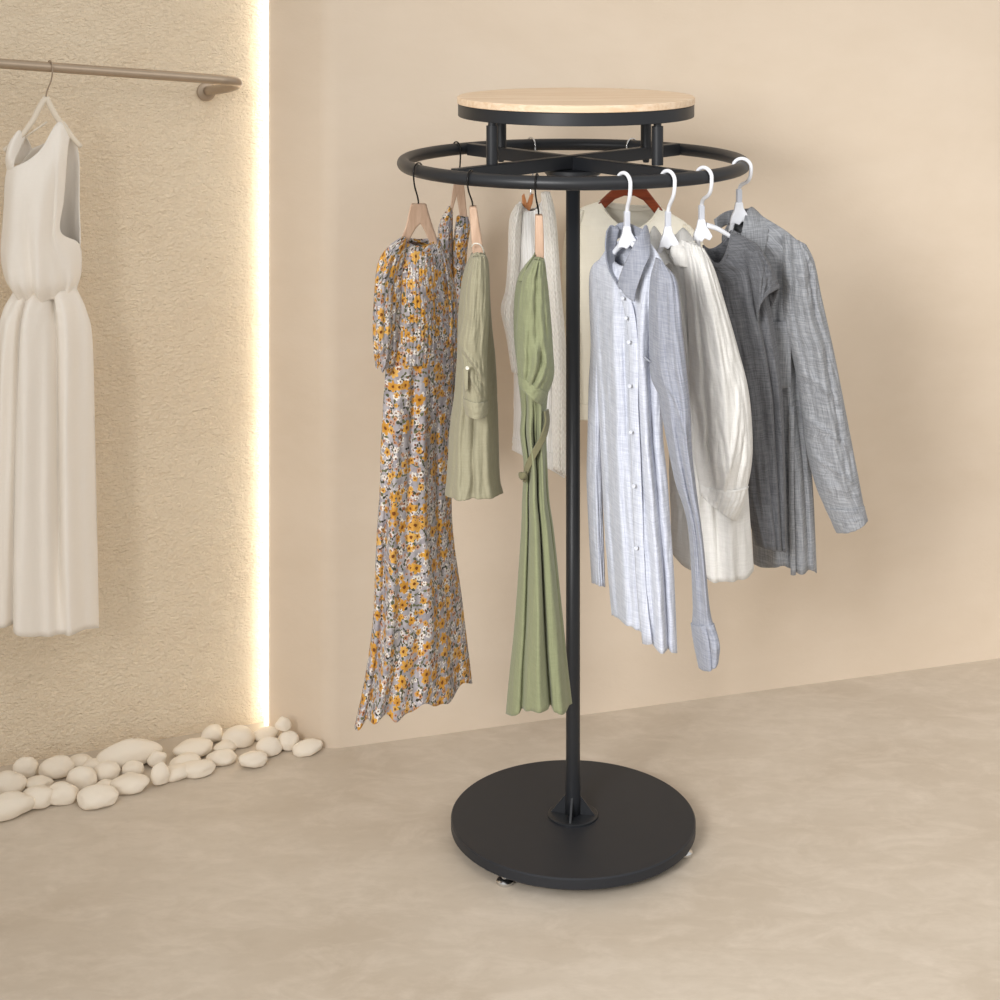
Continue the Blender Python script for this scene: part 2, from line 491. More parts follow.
for k in range(4):
    a = math.radians(-10+90*k); d = Vector((math.cos(a), math.sin(a), 0)); s = Vector((-d.y, d.x, 0))*.002; c = Vector((RX, RY, b1+.004))
    tri = [c+d*.013, c+d*.043, c+d*.0145+Vector((0, 0, .036)), c+d*.012+Vector((0, 0, .036))]
    mesh('gusset', [p-s for p in tri]+[p+s for p in tri], [(0, 1, 2, 3), (7, 6, 5, 4), (0, 4, 5, 1), (1, 5, 6, 2), (2, 6, 7, 3), (3, 7, 4, 0)], M['black'], fg, smooth=False)
tube('hanging_ring', [(RX+RR_*math.cos(2*math.pi*k/120), RY+RR_*math.sin(2*math.pi*k/120), RZ) for k in range(120)], RT, M['black'], rack, 24, closed=True)
for s in (1, -1):
    an = math.radians(45.2 if s > 0 else -50.3)
    box('cross_bar', (RX, RY, RZ+.001*s), (2*RR_-.02, .019, .025), M['black'], rack, an, .0015)
lathe('bearing_hub', [(0, RZ-.030), (.040, RZ-.030), (.040, RZ-.024), (.052, RZ-.024), (.055, RZ-.021), (.055, RZ-.014), (.03, RZ-.0125), (0, RZ-.0125)], (RX, RY, 0), M['black'], rack, 48)
for k in range(8):
    a = 2*math.pi*k/8+.2
    lathe('hub_bolt', [(0, -.004), (.005, -.004), (.005, .003), (0, .003)], (RX+.047*math.cos(a), RY+.047*math.sin(a), RZ-.027), M['chrome'] if k % 3 == 0 else M['black'], rack, 12)
tz1 = 1.441; tz0 = tz1-.0138; rz0 = tz0-.0240; TX = RX+.0055
for sx, sy in ((-.157, -.150), (.150, -.160), (-.140, .166), (.155, .154)):
    x, y = RX+sx, RY+sy
    po = tube('post', [(x, y, RZ+.0125), (x, y, rz0-.006)], .0109, M['black'], rack, 24)
    po.data.set_sharp_from_angle(angle=math.radians(40))
    lathe('post_neck', [(0, rz0-.008), (.0075, rz0-.008), (.0075, rz0+.002), (0, rz0+.002)], (x, y, 0), M['black'], po, 20)
    lathe('post_bolt', [(0, RZ-.0185), (.0055, RZ-.0185), (.007, RZ-.0145), (.007, RZ-.0115), (0, RZ-.0115)], (x, y, 0), M['black'], po, 16)
lathe('tray_rim', [(0, rz0+.001), (.221, rz0+.001), (.2215, rz0), (.2285, rz0), (.2295, rz0+.001), (.2295, tz0-.0008), (.2285, tz0), (0, tz0)], (TX, RY, 0), M['black'], rack, 160)
lathe('wooden_top', [(0, tz0+.0005), (.2300, tz0+.0005), (.2308, tz0+.0015), (.2308, tz1-.0015), (.2293, tz1), (0, tz1)], (TX, RY, 0), M['oak'], rack, 160)

def ring_pt(px, front=True):
    """point of the ring's centre line seen at picture column px"""
    best = None
    for k in range(3600):
        a = 2*math.pi*k/3600
        y = RY+RR_*math.sin(a)
        if (y < RY) != front: continue
        x = RX+RR_*math.cos(a)
        e = abs(500+F*x/y-px)
        if best is None or e < best[0]: best = (e, Vector((x, y, RZ)), Vector((math.cos(a), math.sin(a), 0)))
    return best[1], best[2]

def hook(ringp, h, end, r, mat, parent, tr=RT, name='hook', rd=None, k0=-1):
    """wire hook over a tube at ringp: h = horizontal direction of the side its shank comes down on, rd = normal of the tube there"""
    h = Vector(h).normalized(); rho = tr+r+.0012; up = Vector((0, 0, 1)); pts = []
    if rd is not None: hx = min(1.6, 1/max(.3, abs(h.dot(Vector(rd)))))
    else: hx = 1
    for k in range(k0, 13):
        a = math.pi*(k/12)                       # from the far side, over the top, to the shank side
        pts.append(ringp-h*math.cos(a)*rho*hx+up*math.sin(a)*rho)
    a = pts[-1]; e = Vector(end); L = (a-e).length*.55
    b = a-up*L; c = e+up*L*.7
    for k in range(1, 13):
        t = k/12
        pts.append(a*(1-t)**3+b*3*t*(1-t)**2+c*3*t*t*(1-t)+e*t**3)
    return tube(name, pts, r, mat, parent, 10, 2)

def plate(name, outline, yp, th, mat, parent, bev=.0025):
    """a flat shaped board: outline in picture columns and rows, cut at its own depth, th thick"""
    n = len(outline); v = []
    for s in (-1, 1):
        for x, y in outline: v.append(P(x, y, yp(x))+Vector((0, s*th/2, 0)))
    f = [tuple(range(n))[::-1], tuple(range(n, 2*n))]+[(i, (i+1) % n, n+(i+1) % n, n+i) for i in range(n)]
    o = mesh(name, v, f, mat, parent, smooth=True)
    bm = bmesh.new(); bm.from_mesh(o.data); bmesh.ops.recalc_face_normals(bm, faces=bm.faces); bm.to_mesh(o.data); bm.free()
    md = o.modifiers.new('round', 'BEVEL'); md.width = bev; md.segments = 3; md.limit_method = 'ANGLE'; md.angle_limit = math.radians(50)
    o.data.set_sharp_from_angle(angle=math.radians(50))
    return o

# ------------------------------------------------------------------ garments on the rack
GH, GC = 'pale wooden hangers on the ring', 'clothes on the round rack'
def wood_hanger(label, px, front, h, neck, outline, yp, th, mat, hookmat, hr=.0016, group=GH, bev=.0028):
    rp, rd = ring_pt(px, front)
    t = thing('wooden_hanger', label, 'hanger', rp-Vector((0, 0, .09)), group)
    plate('hanger_body', outline, yp, th, mat, t, bev)
    hook(rp, h(rd) if callable(h) else h, P(neck[0], neck[1], yp(neck[0])), hr, hookmat, t, rd=rd)
    return t

out = lambda rd: rd
# -- floral dress
y1 = plane(3.245, 415, .0015)
wood_hanger('pale wooden hanger with black hook holding the long floral dress', 418, True, lambda rd: rd*.75+Vector((.25, -.75, 0)), (418.5, 206),
            [(411, 203.5), (426, 203.5), (428.5, 213), (432.5, 226), (437, 239), (441, 250), (432, 250), (429, 240), (424.5, 230), (420.5, 223), (416, 228), (411.5, 236), (406, 247), (396, 247), (402, 237), (406, 226), (408.5, 214)],
            y1, .017, M['hanger_wood'], M['dark_metal'])
d = thing('floral_dress', 'long grey dress with yellow and white flower print and wavy hem', 'dress', P(415, 728, 3.24), GC)
loft('dress_body', [(402, 237), (392, 249), (388, 272), (388, 305), (386, 345), (385, 378), (383, 412), (381, 450), (380, 490), (377, 536), (374, 604), (371, 638), (364, 682), (355, 724)],
     [(438, 238), (443, 252), (448, 277), (453, 303), (455, 340), (454, 375), (452, 412), (451, 450), (451, 490), (453, 536), (461, 594), (466, 636), (469, 660), (472, 685)],
     y1, [.012, .03, .045, .055, .055, .05, .05, .055, .06, .065, .075, .08, .085, .09], M['floral'], d, sagF=[9, 4, 0, 0, 0, 0, 0, 0, 0, 0, 0, 0, 3, 8], sagB=[3, 1, 0, 0, 0, 0, 0, 0, 0, 0, 0, 0, -6, -14],
     folds=[(.45, .42, .05, -.012, .35, 1), (.62, .70, .05, .012, .40, 1), (.25, .22, .06, .012, .45, 1), (.8, .86, .04, -.012, .5, 1), (.12, .1, .04, -.01, .6, 1)],
     pleats=(5, .010, .55, 1.0, .4), wr=.0022, nu=70, nv=150, seed=1, hem=lambda u: 4.5*math.sin(u*17+.8)+2*math.sin(u*39))
loft('shirring', [(399, 256), (394, 282), (393, 310), (392, 345), (391, 366)], [(440, 258), (444, 280), (448, 305), (449, 340), (448, 366)], y1, [.040, .05, .060, .061, .053], M['floral'], d,
     pleats=(16, .0013, 0, .1, .2), wr=.001, nu=90, nv=40, seed=2, sagF=[-6, 0, 0, 0, 0])
loft('sleeve', [(402, 237), (388, 247), (378, 264), (374, 300), (373, 332), (374, 352), (376, 365)], [(407, 239), (405, 258), (403, 282), (402, 310), (401, 338), (397, 358), (389, 373)],
     y1, [.012, .03, .04, .045, .045, .035, .028], M['floral'], d, dy=-.022, folds=[(.4, .3, .08, .008, .2, .8), (.7, .75, .06, -.008, .3, .9)], wr=.004, seed=3, nv=50, hem=lambda u: 3*math.sin(u*14))
loft('sleeve', [(437, 240), (443, 262), (446, 300), (446, 340), (447, 372)], [(440, 241), (449, 264), (457, 300), (458, 340), (457, 374)], y1, [.012, .03, .04, .04, .03], M['floral'], d, dy=.02,
     folds=[(.5, .4, .1, .007, .2, .8)], wr=.004, seed=4, nv=40)
loft('neckband', [(402, 236.5), (402, 240)], [(438, 237.5), (438, 241)], y1, [.0135, .0145], M['floral'], d, sagF=[9, 9], sagB=[3, 3], nv=4, wr=.0003, seed=5)

# -- floral blouse behind it
y2 = plane(3.64, 455, .0006)
wood_hanger('pale wooden hanger behind the floral dress, hooked on the far side of the ring', 456.5, False, lambda rd: rd*-1+Vector((0, -.4, 0)), (458.5, 186),
            [(453.5, 184), (464, 184), (466, 204), (468, 226), (469, 240), (460.5, 240), (459.5, 214), (456.8, 196), (454, 205), (450, 222), (447.5, 240), (441.5, 240), (446, 224), (450.5, 206)],
            y2, .013, M['hanger_wood'], M['dark_metal'], bev=.0018)
d = thing('floral_blouse', 'open necked floral blouse half hidden behind the long floral dress', 'blouse', P(455, 455, 3.64), GC)
loft('blouse_body', [(449, 206), (440, 222), (438, 240), (438, 280), (438, 340), (438, 400), (438, 455)], [(452.5, 212), (452.5, 232), (453, 250), (454, 280), (455, 340), (456, 400), (456, 455)], y2,
     [.012, .03, .04, .045, .05, .05, .05], M['floral'], d, seed=6, nv=60, nu=30)
loft('blouse_front', [(457, 216), (454.5, 232), (453, 250), (453, 280), (454, 340), (454, 400), (454, 455)], [(468, 217), (470, 228), (467, 250), (466, 280), (466, 340), (466, 400), (466, 455)], y2,
     [.012, .025, .035, .045, .05, .05, .05], M['floral'], d, seed=7, nv=60, nu=30)

# -- sage tunic
y3 = plane(3.138)
wood_hanger('slim wooden hanger with black hook holding the sage tunic', 470.5, True, lambda rd: rd+Vector((.2, -.3, 0)), (472.8, 208),
            [(469.2, 206), (476.6, 206), (479.2, 224), (483.6, 250), (484.5, 262), (474, 262), (472.5, 250), (470.6, 226)],
            y3, .026, M['hanger_wood'], M['dark_metal'])
d = thing('sage_tunic', 'sage green linen tunic with rolled tab sleeve beside the floral dress', 'tunic', P(474, 500, 3.138), GC)
loft('tunic_body', [(471, 255), (464, 272), (459, 306), (457, 358), (454, 397), (450, 428), (447, 476), (445, 495)], [(485, 254), (488.5, 266), (490.5, 311), (495, 358), (497, 397), (498, 428), (499.5, 476), (503, 493)],
     y3, [.04, .055, .06, .062, .065, .07, .08, .085], M['sage'], d, sagF=[-2, 0, 0, 0, 0, 0, 0, 6], sagB=[-2, 0, 0, 0, 0, 0, 0, -8],
     folds=[(.2, .25, .06, .012, .45, 1), (.75, .8, .07, .012, .4, 1), (.5, .5, .05, -.012, .55, 1), (.55, .35, .04, .006, .75, 1)], wr=.003, seed=8, nu=56, nv=90)
sl = loft('sleeve', [(473, 257), (466, 285), (463, 318), (459, 342), (462, 362), (463, 385), (465, 405)], [(485, 256), (488, 280), (488.5, 320), (487, 350), (487, 372), (487, 392), (486, 407)], y3,
     [.02, .035, .04, .042, .036, .036, .036], M['sage'], d, dy=-.092, folds=[(.1, .75, .08, .007, .52, .70), (.15, .85, .08, -.006, .60, .80), (.2, .8, .07, .007, .70, .9), (.3, .4, .1, .006, .05, .5)], wr=.003, calm=.8, seed=9, nv=60)
loft('cuff', [(463.5, 398), (464.5, 405), (466, 413)], [(487, 401), (487.5, 408), (486.5, 415)], y3, [.038, .040, .039], M['sage'], sl, dy=-.093, sagF=[3, 4, 5], wr=.0008, seed=10, nv=16, solid=.003)
tb = patch('sleeve_tab', [[(464.5, 352, -.131), (467, 351, -.137), (469.5, 352, -.138)], [(465, 362, -.132), (467.2, 362, -.139), (469.5, 362, -.139)], [(466, 371, -.131), (467.4, 373, -.137), (469, 371, -.137)]], y3, M['sage'], sl, 4)
def button(px, py, Y, par, r=.0042, mat=None):
    c = P(px, py, Y); v = []; f = []; n = 14
    for k in range(n):
        a = 2*math.pi*k/n
        v.append((c.x+r*math.cos(a), c.y, c.z+r*math.sin(a)))
    for k in range(n):
        a = 2*math.pi*k/n
        v.append((c.x+r*.92*math.cos(a), c.y-.0018, c.z+r*.92*math.sin(a)))
    for k in range(n):
        a = 2*math.pi*k/n
        v.append((c.x+r*.6*math.cos(a), c.y-.0011, c.z+r*.6*math.sin(a)))
    for k in range(n):
        q = (k+1) % n
        f += [(k, q, n+q, n+k), (n+k, n+q, 2*n+q, 2*n+k)]
    f += [tuple(range(2*n, 3*n)), tuple(range(n))[::-1]]
    return mesh('button', v, f, mat or M['button'], par)
button(467.3, 368, 3.138-.1400, sl, .0033)
tube('hanger_loop', [P(471.5, 247, 3.112), P(474.5, 243.5, 3.104), P(480, 244.5, 3.104), P(483.2, 249.5, 3.112), P(484, 256, 3.125)], .0012, M['button'], d, 8, 4)

# -- green shirt dress
y4 = plane(3.077)
wood_hanger('slim wooden hanger with black hook holding the long green dress', 537, True, lambda rd: rd, (538.7, 217),
            [(535.2, 214.5), (542.6, 214.5), (543.6, 232), (544, 252), (543.6, 264), (535.6, 264), (535, 250), (535, 232)],
            y4, .026, M['hanger_wood'], M['dark_metal'])
d = thing('green_dress', 'long olive green linen shirt dress with a tied belt', 'dress', P(540, 714, 3.077), GC)
loft('dress_body', [(533, 257), (525, 266), (518, 278), (514.5, 300), (514, 335), (518, 375), (521.5, 410), (520.5, 434), (524, 465), (522.5, 500), (521, 536), (515, 621), (510, 670), (506, 712)],
     [(544, 259), (545.5, 268), (547, 282), (550, 312), (551.5, 340), (550, 375), (546.5, 405), (546, 434), (547, 465), (549, 500), (554, 536), (563, 621), (567.5, 665), (572, 704)],
     y4, [.03, .045, .055, .06, .06, .055, .045, .042, .046, .055, .06, .075, .085, .09], M['green'], d, sagF=[-1, 0, 0, 0, 0, 0, 0, 0, 0, 0, 0, 0, 1, 4], sagB=[0, 0, 0, 0, 0, 0, 0, 0, 0, 0, 0, 0, -6, -12],
     folds=[(.48, .66, .035, -.030, .5, 1), (.34, .48, .09, .016, .45, 1), (.75, .84, .08, .016, .42, 1), (.2, .24, .04, -.022, .45, 1), (.62, .56, .03, -.006, .5, .9), (.9, .95, .03, -.01, .6, 1)],
     wr=.0022, seed=11, nu=70, nv=130, hem=lambda u: 3*math.sin(u*9+.6))
sl = loft('sleeve', [(534, 260), (524, 276), (519, 300), (516.5, 332), (517, 360), (519, 383)], [(544, 261), (547.5, 285), (550.5, 318), (553, 350), (553.5, 378), (543, 402)], y4, [.02, .035, .042, .045, .045, .04], M['green'], d,
     dy=-.052, folds=[(.5, .52, .05, -.010, .0, .6), (.3, .2, .07, .008, .3, .9), (.55, .4, .05, .012, .6, .95), (.8, .6, .05, .01, .65, .95), (.66, .5, .03, -.008, .65, .92)], wr=.003, calm=.7, seed=12, nv=70)
loft('cuff', [(518.2, 374), (519, 384)], [(548, 392), (541.5, 405)], y4, [.043, .043], M['green'], sl, dy=-.053, sagF=[2, 3], wr=.0008, seed=13, nv=10, solid=.003)
bl = patch('belt', [[(543.5, 404, -.052), (547.5, 404, -.034)], [(544.5, 414, -.055), (548.5, 416, -.034)], [(540, 426, -.058), (545, 430, -.052)], [(531, 442, -.060), (535.5, 447, -.060)], [(524.5, 458, -.050), (528.5, 462, -.054)], [(522.5, 474, -.044), (525.5, 475, -.046)]], y4, M['belt'], d, 6, .003)
tube('belt_knot', [P(520.5, 473, 3.028), P(522, 477, 3.022), P(524.5, 474, 3.020), P(525.5, 478, 3.024)], [.004, .0055, .005, .003], M['belt'], bl, 10, 4)
patch('collar', [[(534, 253, -.02), (536, 252, .01)], [(528, 261, -.03), (532, 259, 0)], [(521, 271, -.035), (528, 268, -.045)], [(517, 278, -.03), (525, 276, -.057)]], y4, M['green'], d, 6, .002)

# -- cable knit sweater on the far side of the ring
y5 = plane(3.685, 535, 0)
wood_hanger('tan wooden hanger with notched neck inside the white knit sweater', 531, False, lambda rd: rd*-1+Vector((.35, 0, 0)), (530.5, 197),
            [(521.8, 196), (524.2, 193.5), (527, 203.5), (530.2, 194.5), (533.8, 193.5), (532.4, 203), (529.5, 211), (528, 220), (524.5, 220), (523.6, 211), (522.2, 204)],
            y5, .012, M['tan_wood'], M['chrome'], .0018, 'brown wooden hangers on the far side of the ring', .0016)
d = thing('knit_sweater', 'white knit sweater with cable sleeves behind the green dress', 'sweater', P(535, 478, 3.705), GC)
loft('sweater_body', [(520, 201), (513, 213), (512, 250), (513, 320), (514, 380), (513.5, 420), (512.5, 449)], [(546, 193), (550, 205), (553, 250), (557, 320), (561, 380), (563, 430), (564, 476)], y5,
     [.014, .03, .045, .05, .05, .05, .048], M['knit'], d, sagF=[14, 6, 0, 0, 0, 0, 0], sagB=[13, 5, 0, 0, 0, 0, 0], folds=[(.3, .35, .08, .008, .1, 1), (.6, .6, .06, -.008, .15, 1)], wr=.003, seed=14, nv=70)
loft('sleeve', [(541, 193), (544, 225), (548, 290), (551, 350), (552, 415), (552, 468)], [(550, 192), (556, 220), (561, 290), (565.5, 345), (567.5, 415), (567.5, 477)], y5, [.015, .03, .034, .034, .034, .03], M['cable'], d, dy=-.03,
     wr=.002, seed=15, nv=70)
loft('sleeve', [(516, 205), (509.5, 220), (508, 260), (505.5, 290), (501, 309), (506, 335), (512, 372)], [(522, 204), (521, 230), (519, 270), (516, 298), (514, 318), (517, 345), (520, 376)], y5, [.014, .03, .034, .034, .03, .03, .026], M['cable'], d,
     dy=-.03, wr=.0025, seed=16, nv=60)
loft('hem_band', [(513, 437), (512.5, 450)], [(563.5, 458), (564.5, 478)], y5, [.050, .051], M['knit'], d, nv=12, wr=.001, seed=17, solid=.003)

# -- cream tee on the far side of the ring
y6 = plane(3.745, 632, 0)
wood_hanger('red brown wooden hanger inside the cream shirt behind the shirts', 632, False, lambda rd: rd*-1+Vector((-.5, 0, 0)), (629, 184),
            [(614, 188), (624, 183.5), (636, 183.5), (646, 188), (652, 196), (662, 209), (668, 217), (657, 217), (651, 209), (643, 200), (634, 195.5), (624, 195.5), (615, 199), (607, 206), (600, 213), (590, 213), (597, 204), (606, 195)],
            y6, .015, M['brown_wood'], M['chrome'], .0018, 'brown wooden hangers on the far side of the ring')
d = thing('cream_shirt', 'cream crew neck jersey shirt hanging behind the black pole', 'shirt', P(632, 418, 3.745), GC)
loft('shirt_body', [(600, 201), (577, 211), (567, 235), (565, 290), (565, 350), (565, 418)], [(659, 206), (688, 225), (702, 245), (703, 300), (703, 350), (702, 419)], y6, [.030, .038, .045, .05, .05, .05], M['cream'], d,
     sagF=[26, 14, 3, 0, 0, 0], sagB=[4, 3, 0, 0, 0, 0], wr=.002, seed=18, nv=70)
loft('neckband', [(598.5, 200), (601, 204)], [(660.5, 205), (657.5, 209)], y6, [.031, .0335], M['cream'], d, sagF=[26, 28], sagB=[4, 7], nv=8, wr=.0003, seed=19, solid=.003)
loft('sleeve', [(578, 210), (567, 228), (562.5, 262), (562.5, 322)], [(584, 210), (582, 235), (580, 270), (578, 324)], y6, [.02, .03, .03, .03], M['cream'], d, dy=0, wr=.002, seed=20, nv=40)
loft('sleeve', [(684, 224), (688, 250), (690, 280), (690, 322)], [(690, 226), (704, 246), (708, 280), (708, 322)], y6, [.02, .03, .03, .03], M['cream'], d, dy=-.01, wr=.002, seed=21, nv=40)
loft('hem_band', [(564.6, 404), (564.4, 420)], [(702.5, 405), (702.5, 421)], y6, [.0512, .0518], M['cream'], d, nv=12, wr=.0006, seed=22, solid=.003)

# -- plastic hangers for the four shirts
def plastic_hanger(label, px, neck, yp, arms, h):
    rp, rd = ring_pt(px)
    t = thing('plastic_hanger', label, 'hanger', rp-Vector((0, 0, .1)), 'white plastic hangers on the ring')
    N = P(neck[0], neck[1], yp(neck[0]))
    top = N+Vector((0, 0, .045))
    h = Vector(h).normalized()
    hook(rp, h, top+Vector((0, 0, -.004)), .0036, M['white_plastic'], t, rd=rd, k0=1)
    box('swivel_clip', top-Vector((0, 0, .012)), (.0105, .0095, .030), M['clear_plastic'], t, .3, .002)
    # moulded shoulder block with a hexagonal outline
    hx = [(-3.5, -12), (3.5, -12), (4.5, -6), (7.5, -1), (11, 5), (8, 9.5), (3, 7), (0, 11), (-4, 9), (-9.5, 10), (-8, 3), (-5, -4)]
    v = []
    for s in (-1, 1):
        for a, b in hx: q = P(neck[0]+a, neck[1]+b, yp(neck[0])); v.append(q+Vector((0, s*.006, 0)))
    n = len(hx); f = [tuple(range(n)), tuple(range(n, 2*n))[::-1]]+[(i, n+i, n+(i+1) % n, (i+1) % n) for i in range(n)]
    b = mesh('shoulder_block', v, f, M['white_plastic'], t, smooth=False)
    md = b.modifiers.new('round', 'BEVEL'); md.width = .002; md.segments = 2
    for a in arms:
        tube('hanger_arm', [P(x, y, yp(x)+dz) for x, y, dz in a], [.0052, .0046, .004], M['white_plastic'], t, 12, 4)
    return t

# -- blue grey shirt
y7 = plane(3.080, 632, -.0018)
plastic_hanger('white plastic hanger holding the long blue grey shirt', 624, (627, 238), y7, [[(622, 243, 0), (613, 254, 0), (603, 268, 0)], [(632, 243, 0), (643, 256, 0), (656, 272, 0)]], (.55, -.83, 0))
d = thing('blue_shirt', 'long blue grey buttoned shirt, its long sleeve hanging lowest of the shirts', 'shirt', P(640, 650, 3.07), GC)
bs = loft('shirt_body', [(606, 250), (600, 259), (591, 270), (592, 300), (595, 350), (598, 400), (600, 440), (602, 480), (604, 520), (607, 560), (610, 595), (612, 618)],
     [(646, 238), (658, 254), (667, 272), (664, 300), (661, 350), (662, 400), (663, 440), (667, 480), (670, 520), (673, 560), (675, 600), (677, 650)],
     y7, [.022, .04, .05, .055, .055, .055, .055, .058, .06, .062, .065, .066], M['blue'], d, sagF=[22, 10, 2, 0, 0, 0, 0, 0, 0, 0, 0, 5], sagB=[-4, 0, 0, 0, 0, 0, 0, 0, 0, 0, 0, -4],
     folds=[(.28, .2, .05, .012, .15, 1), (.42, .38, .03, -.008, .2, 1), (.66, .72, .06, .013, .2, 1), (.80, .84, .03, -.014, .35, 1), (.1, .08, .04, -.01, .3, 1), (.56, .60, .03, -.007, .3, 1)], wr=.0028, wk=(8, 7), seed=23, nu=64, nv=120,
     hem=lambda u: -4+9*sst(.45, .6, u)-3*sst(.85, 1, u)+1.2*math.sin(u*21))
loft('sleeve', [(600, 260), (590.5, 271), (589.5, 300), (591, 345), (589, 385), (588, 430), (587, 482), (589.5, 540), (592, 583)], [(604, 260), (604, 285), (604, 312), (604, 350), (603, 390), (602, 430), (602, 482), (603.5, 540), (605, 587)],
     y7, [.02, .03, .034, .034, .032, .03, .028, .026, .026], M['blue'], d, dy=.028, folds=[(.4, .5, .2, .004, .3, 1)], wr=.002, seed=24, nv=80)
sl = loft('sleeve', [(656, 258), (650, 285), (649.5, 335), (651, 375), (659, 396), (664, 425), (675, 480), (688, 525), (693, 600), (692, 628)], [(664, 264), (677, 283), (682, 330), (686, 367), (690, 410), (692, 455), (696, 490), (703, 544), (709, 606), (713.5, 627)],
     y7, [.02, .035, .042, .042, .04, .038, .032, .028, .026, .024], M['blue_dark'], d, dy=-.045, folds=[(.5, .45, .10, -.005, .0, .6), (.2, .25, .1, .006, .1, .6), (.75, .75, .1, .006, .2, 1), (.3, .7, .05, .005, .38, .52), (.45, .42, .10, -.008, .55, 1)], wr=.0025, calm=.85, seed=25, nu=48, nv=110)  # sleeve turned from the key: shade put into a darker copy of the cloth
loft('cuff', [(691.5, 624), (694, 642), (699.5, 668)], [(713.5, 624), (719, 645), (717.5, 662)], y7, [.026, .028, .026], M['blue_dark'], sl, dy=-.046, sagF=[2, 3, 6], folds=[(.6, .6, .06, -.006, 0, 1)], wr=.0014, seed=26, nv=24, solid=.003)
patch('collar', [[(606, 229, -.022), (612, 226, .012), (620, 231, .024)], [(604, 243, -.042), (608, 243, -.010), (616, 250, .010)], [(606, 262, -.062), (610, 263, -.040), (614, 268, -.030)], [(616, 280, -.074), (617, 281, -.070), (618, 282, -.066)]], y7, M['blue_dark'], d, 7, .0022, 1)
patch('collar', [[(640, 229, -.028), (646, 225, 0), (650, 236, .012)], [(629, 243, -.066), (638, 244, -.058), (648, 250, -.040)], [(619, 262, -.082), (628, 266, -.084), (640, 262, -.074)], [(615, 274, -.086), (623, 284, -.090), (633, 279, -.086)], [(616, 277, -.086), (629, 291, -.092), (631, 286, -.090)]], y7, M['blue_dark'], d, 7, .0024, 2)
patch('collar_stand', [[(608, 234, .01), (624, 226, .045), (644, 230, .006)], [(610, 246, .008), (626, 240, .042), (646, 243, .004)]], y7, M['blue_dark'], d, 7, .002, 3)
def strip(name, pts, w, yp, dd, mat, par, dn=.003):
    patch(name, [[(x-w/2, y, z), (x, y, z-dn), (x+w/2, y, z)] for x, y, z in pts], yp, mat, par, 5, .0016)
plk = [(622, 286), (628, 310), (631, 345), (631, 398), (633, 440), (635, 497), (638, 569), (644, 628)]
def front_depth(u, hd): return -hd*max(0, math.sin(math.pi*u))**.6
def on_body(px, row, hd): return front_depth((px-row[0])/(row[1]-row[0]), hd)
strip('placket', [(x, y, on_body(x, (592+(y-270)*.055, 664+max(0, y-400)*.05), .055+max(0, y-480)*.00007)-.0065) for x, y in plk], 9, y7, 0, M['blue'], bs)
for (x, y) in ((624, 298), (627, 318), (630, 342), (631, 386), (632, 432), (635, 486), (637.5, 548)):
    button(x-1.5, y, y7(x)-.0705, bs, .0036, M['blue_button'])
strip('pen_slot', [(641, 348, -.066), (644, 351, -.066), (647, 353, -.066)], 2.2, y7, 0, M['blue_dark'], bs, .002)

# -- pale linen shirt
y8 = plane(3.170, 700, -.0004)
plastic_hanger('white plastic hanger holding the pale grey linen shirt', 668, (668, 238), plane(3.128), [[(663, 243, 0), (658, 256, .02), (655, 270, .04)], [(674, 243, 0), (686, 252, .02), (700, 264, .04)]], (.62, -.78, 0))
d = thing('linen_shirt', 'pale grey linen shirt with gathered cuff between blue and charcoal shirts', 'shirt', P(715, 580, 3.17), GC)
wb = loft('shirt_body', [(652, 244), (655, 262), (660, 300), (665, 367), (668, 430), (670, 490), (672, 553)], [(686, 236), (702, 250), (713, 270), (733, 350), (743, 420), (748, 490), (753.5, 570)], y8, [.02, .035, .04, .042, .044, .045, .045],
     M['white_linen'], d, sagF=[10, 5, 0, 0, 0, 6, 20], sagB=[-3, 0, 0, 0, 0, 0, 0], folds=[(.3, .3, .05, .01, .2, 1), (.5, .55, .04, -.01, .3, 1), (.75, .7, .06, .01, .4, 1)], wr=.003, seed=27, nv=90, nu=50, hem=lambda u: 2*math.sin(u*16))
sl = loft('sleeve', [(681, 240), (684, 272), (687, 305), (689, 350), (691, 392), (694, 430), (696, 465), (702, 495)], [(704, 249), (714, 269), (726, 308), (738, 350), (748, 390), (752, 435), (751, 466), (745, 498)], y8,
     [.02, .04, .045, .048, .052, .055, .05, .030], M['white_linen'], d, dy=-.05, sagF=[0, 0, 0, 0, 0, 0, 0, 4], folds=[(.25, .2, .05, -.009, .0, .8), (.55, .5, .08, .009, .2, .95), (.75, .4, .04, .007, .6, 1), (.4, .55, .03, -.008, .7, 1), (.8, .7, .03, -.007, .72, 1), (.2, .3, .03, -.007, .75, 1)],
     pleats=(6, .004, .85, 1, 0), wr=.003, calm=.85, seed=28, nu=56, nv=100)
loft('cuff', [(700.5, 485), (700.5, 491), (703, 497)], [(748, 486), (743, 504), (735.5, 521)], y8, [.037, .036, .034], M['white_linen'], sl, dy=-.051, sagF=[5, 6, 4], pleats=(9, .0012, 0, .1, 0), wr=.001, seed=29, nv=24, solid=.003)
patch('collar', [[(648, 232, -.03), (655, 228, .02), (664, 240, .03)], [(650, 244, -.05), (658, 240, -.03), (667, 252, -.01)], [(660, 262, -.06), (666, 258, -.055), (671, 262, -.05)]], y8, M['white_linen'], d, 7, .0022, 4, .003)
patch('collar', [[(676, 231, -.02), (684, 229, .01), (694, 240, .02)], [(667, 244, -.065), (678, 243, -.065), (692, 250, -.045)], [(671, 258, -.068), (679, 260, -.072), (690, 262, -.066)]], y8, M['white_linen'], d, 7, .0022, 5, .003)

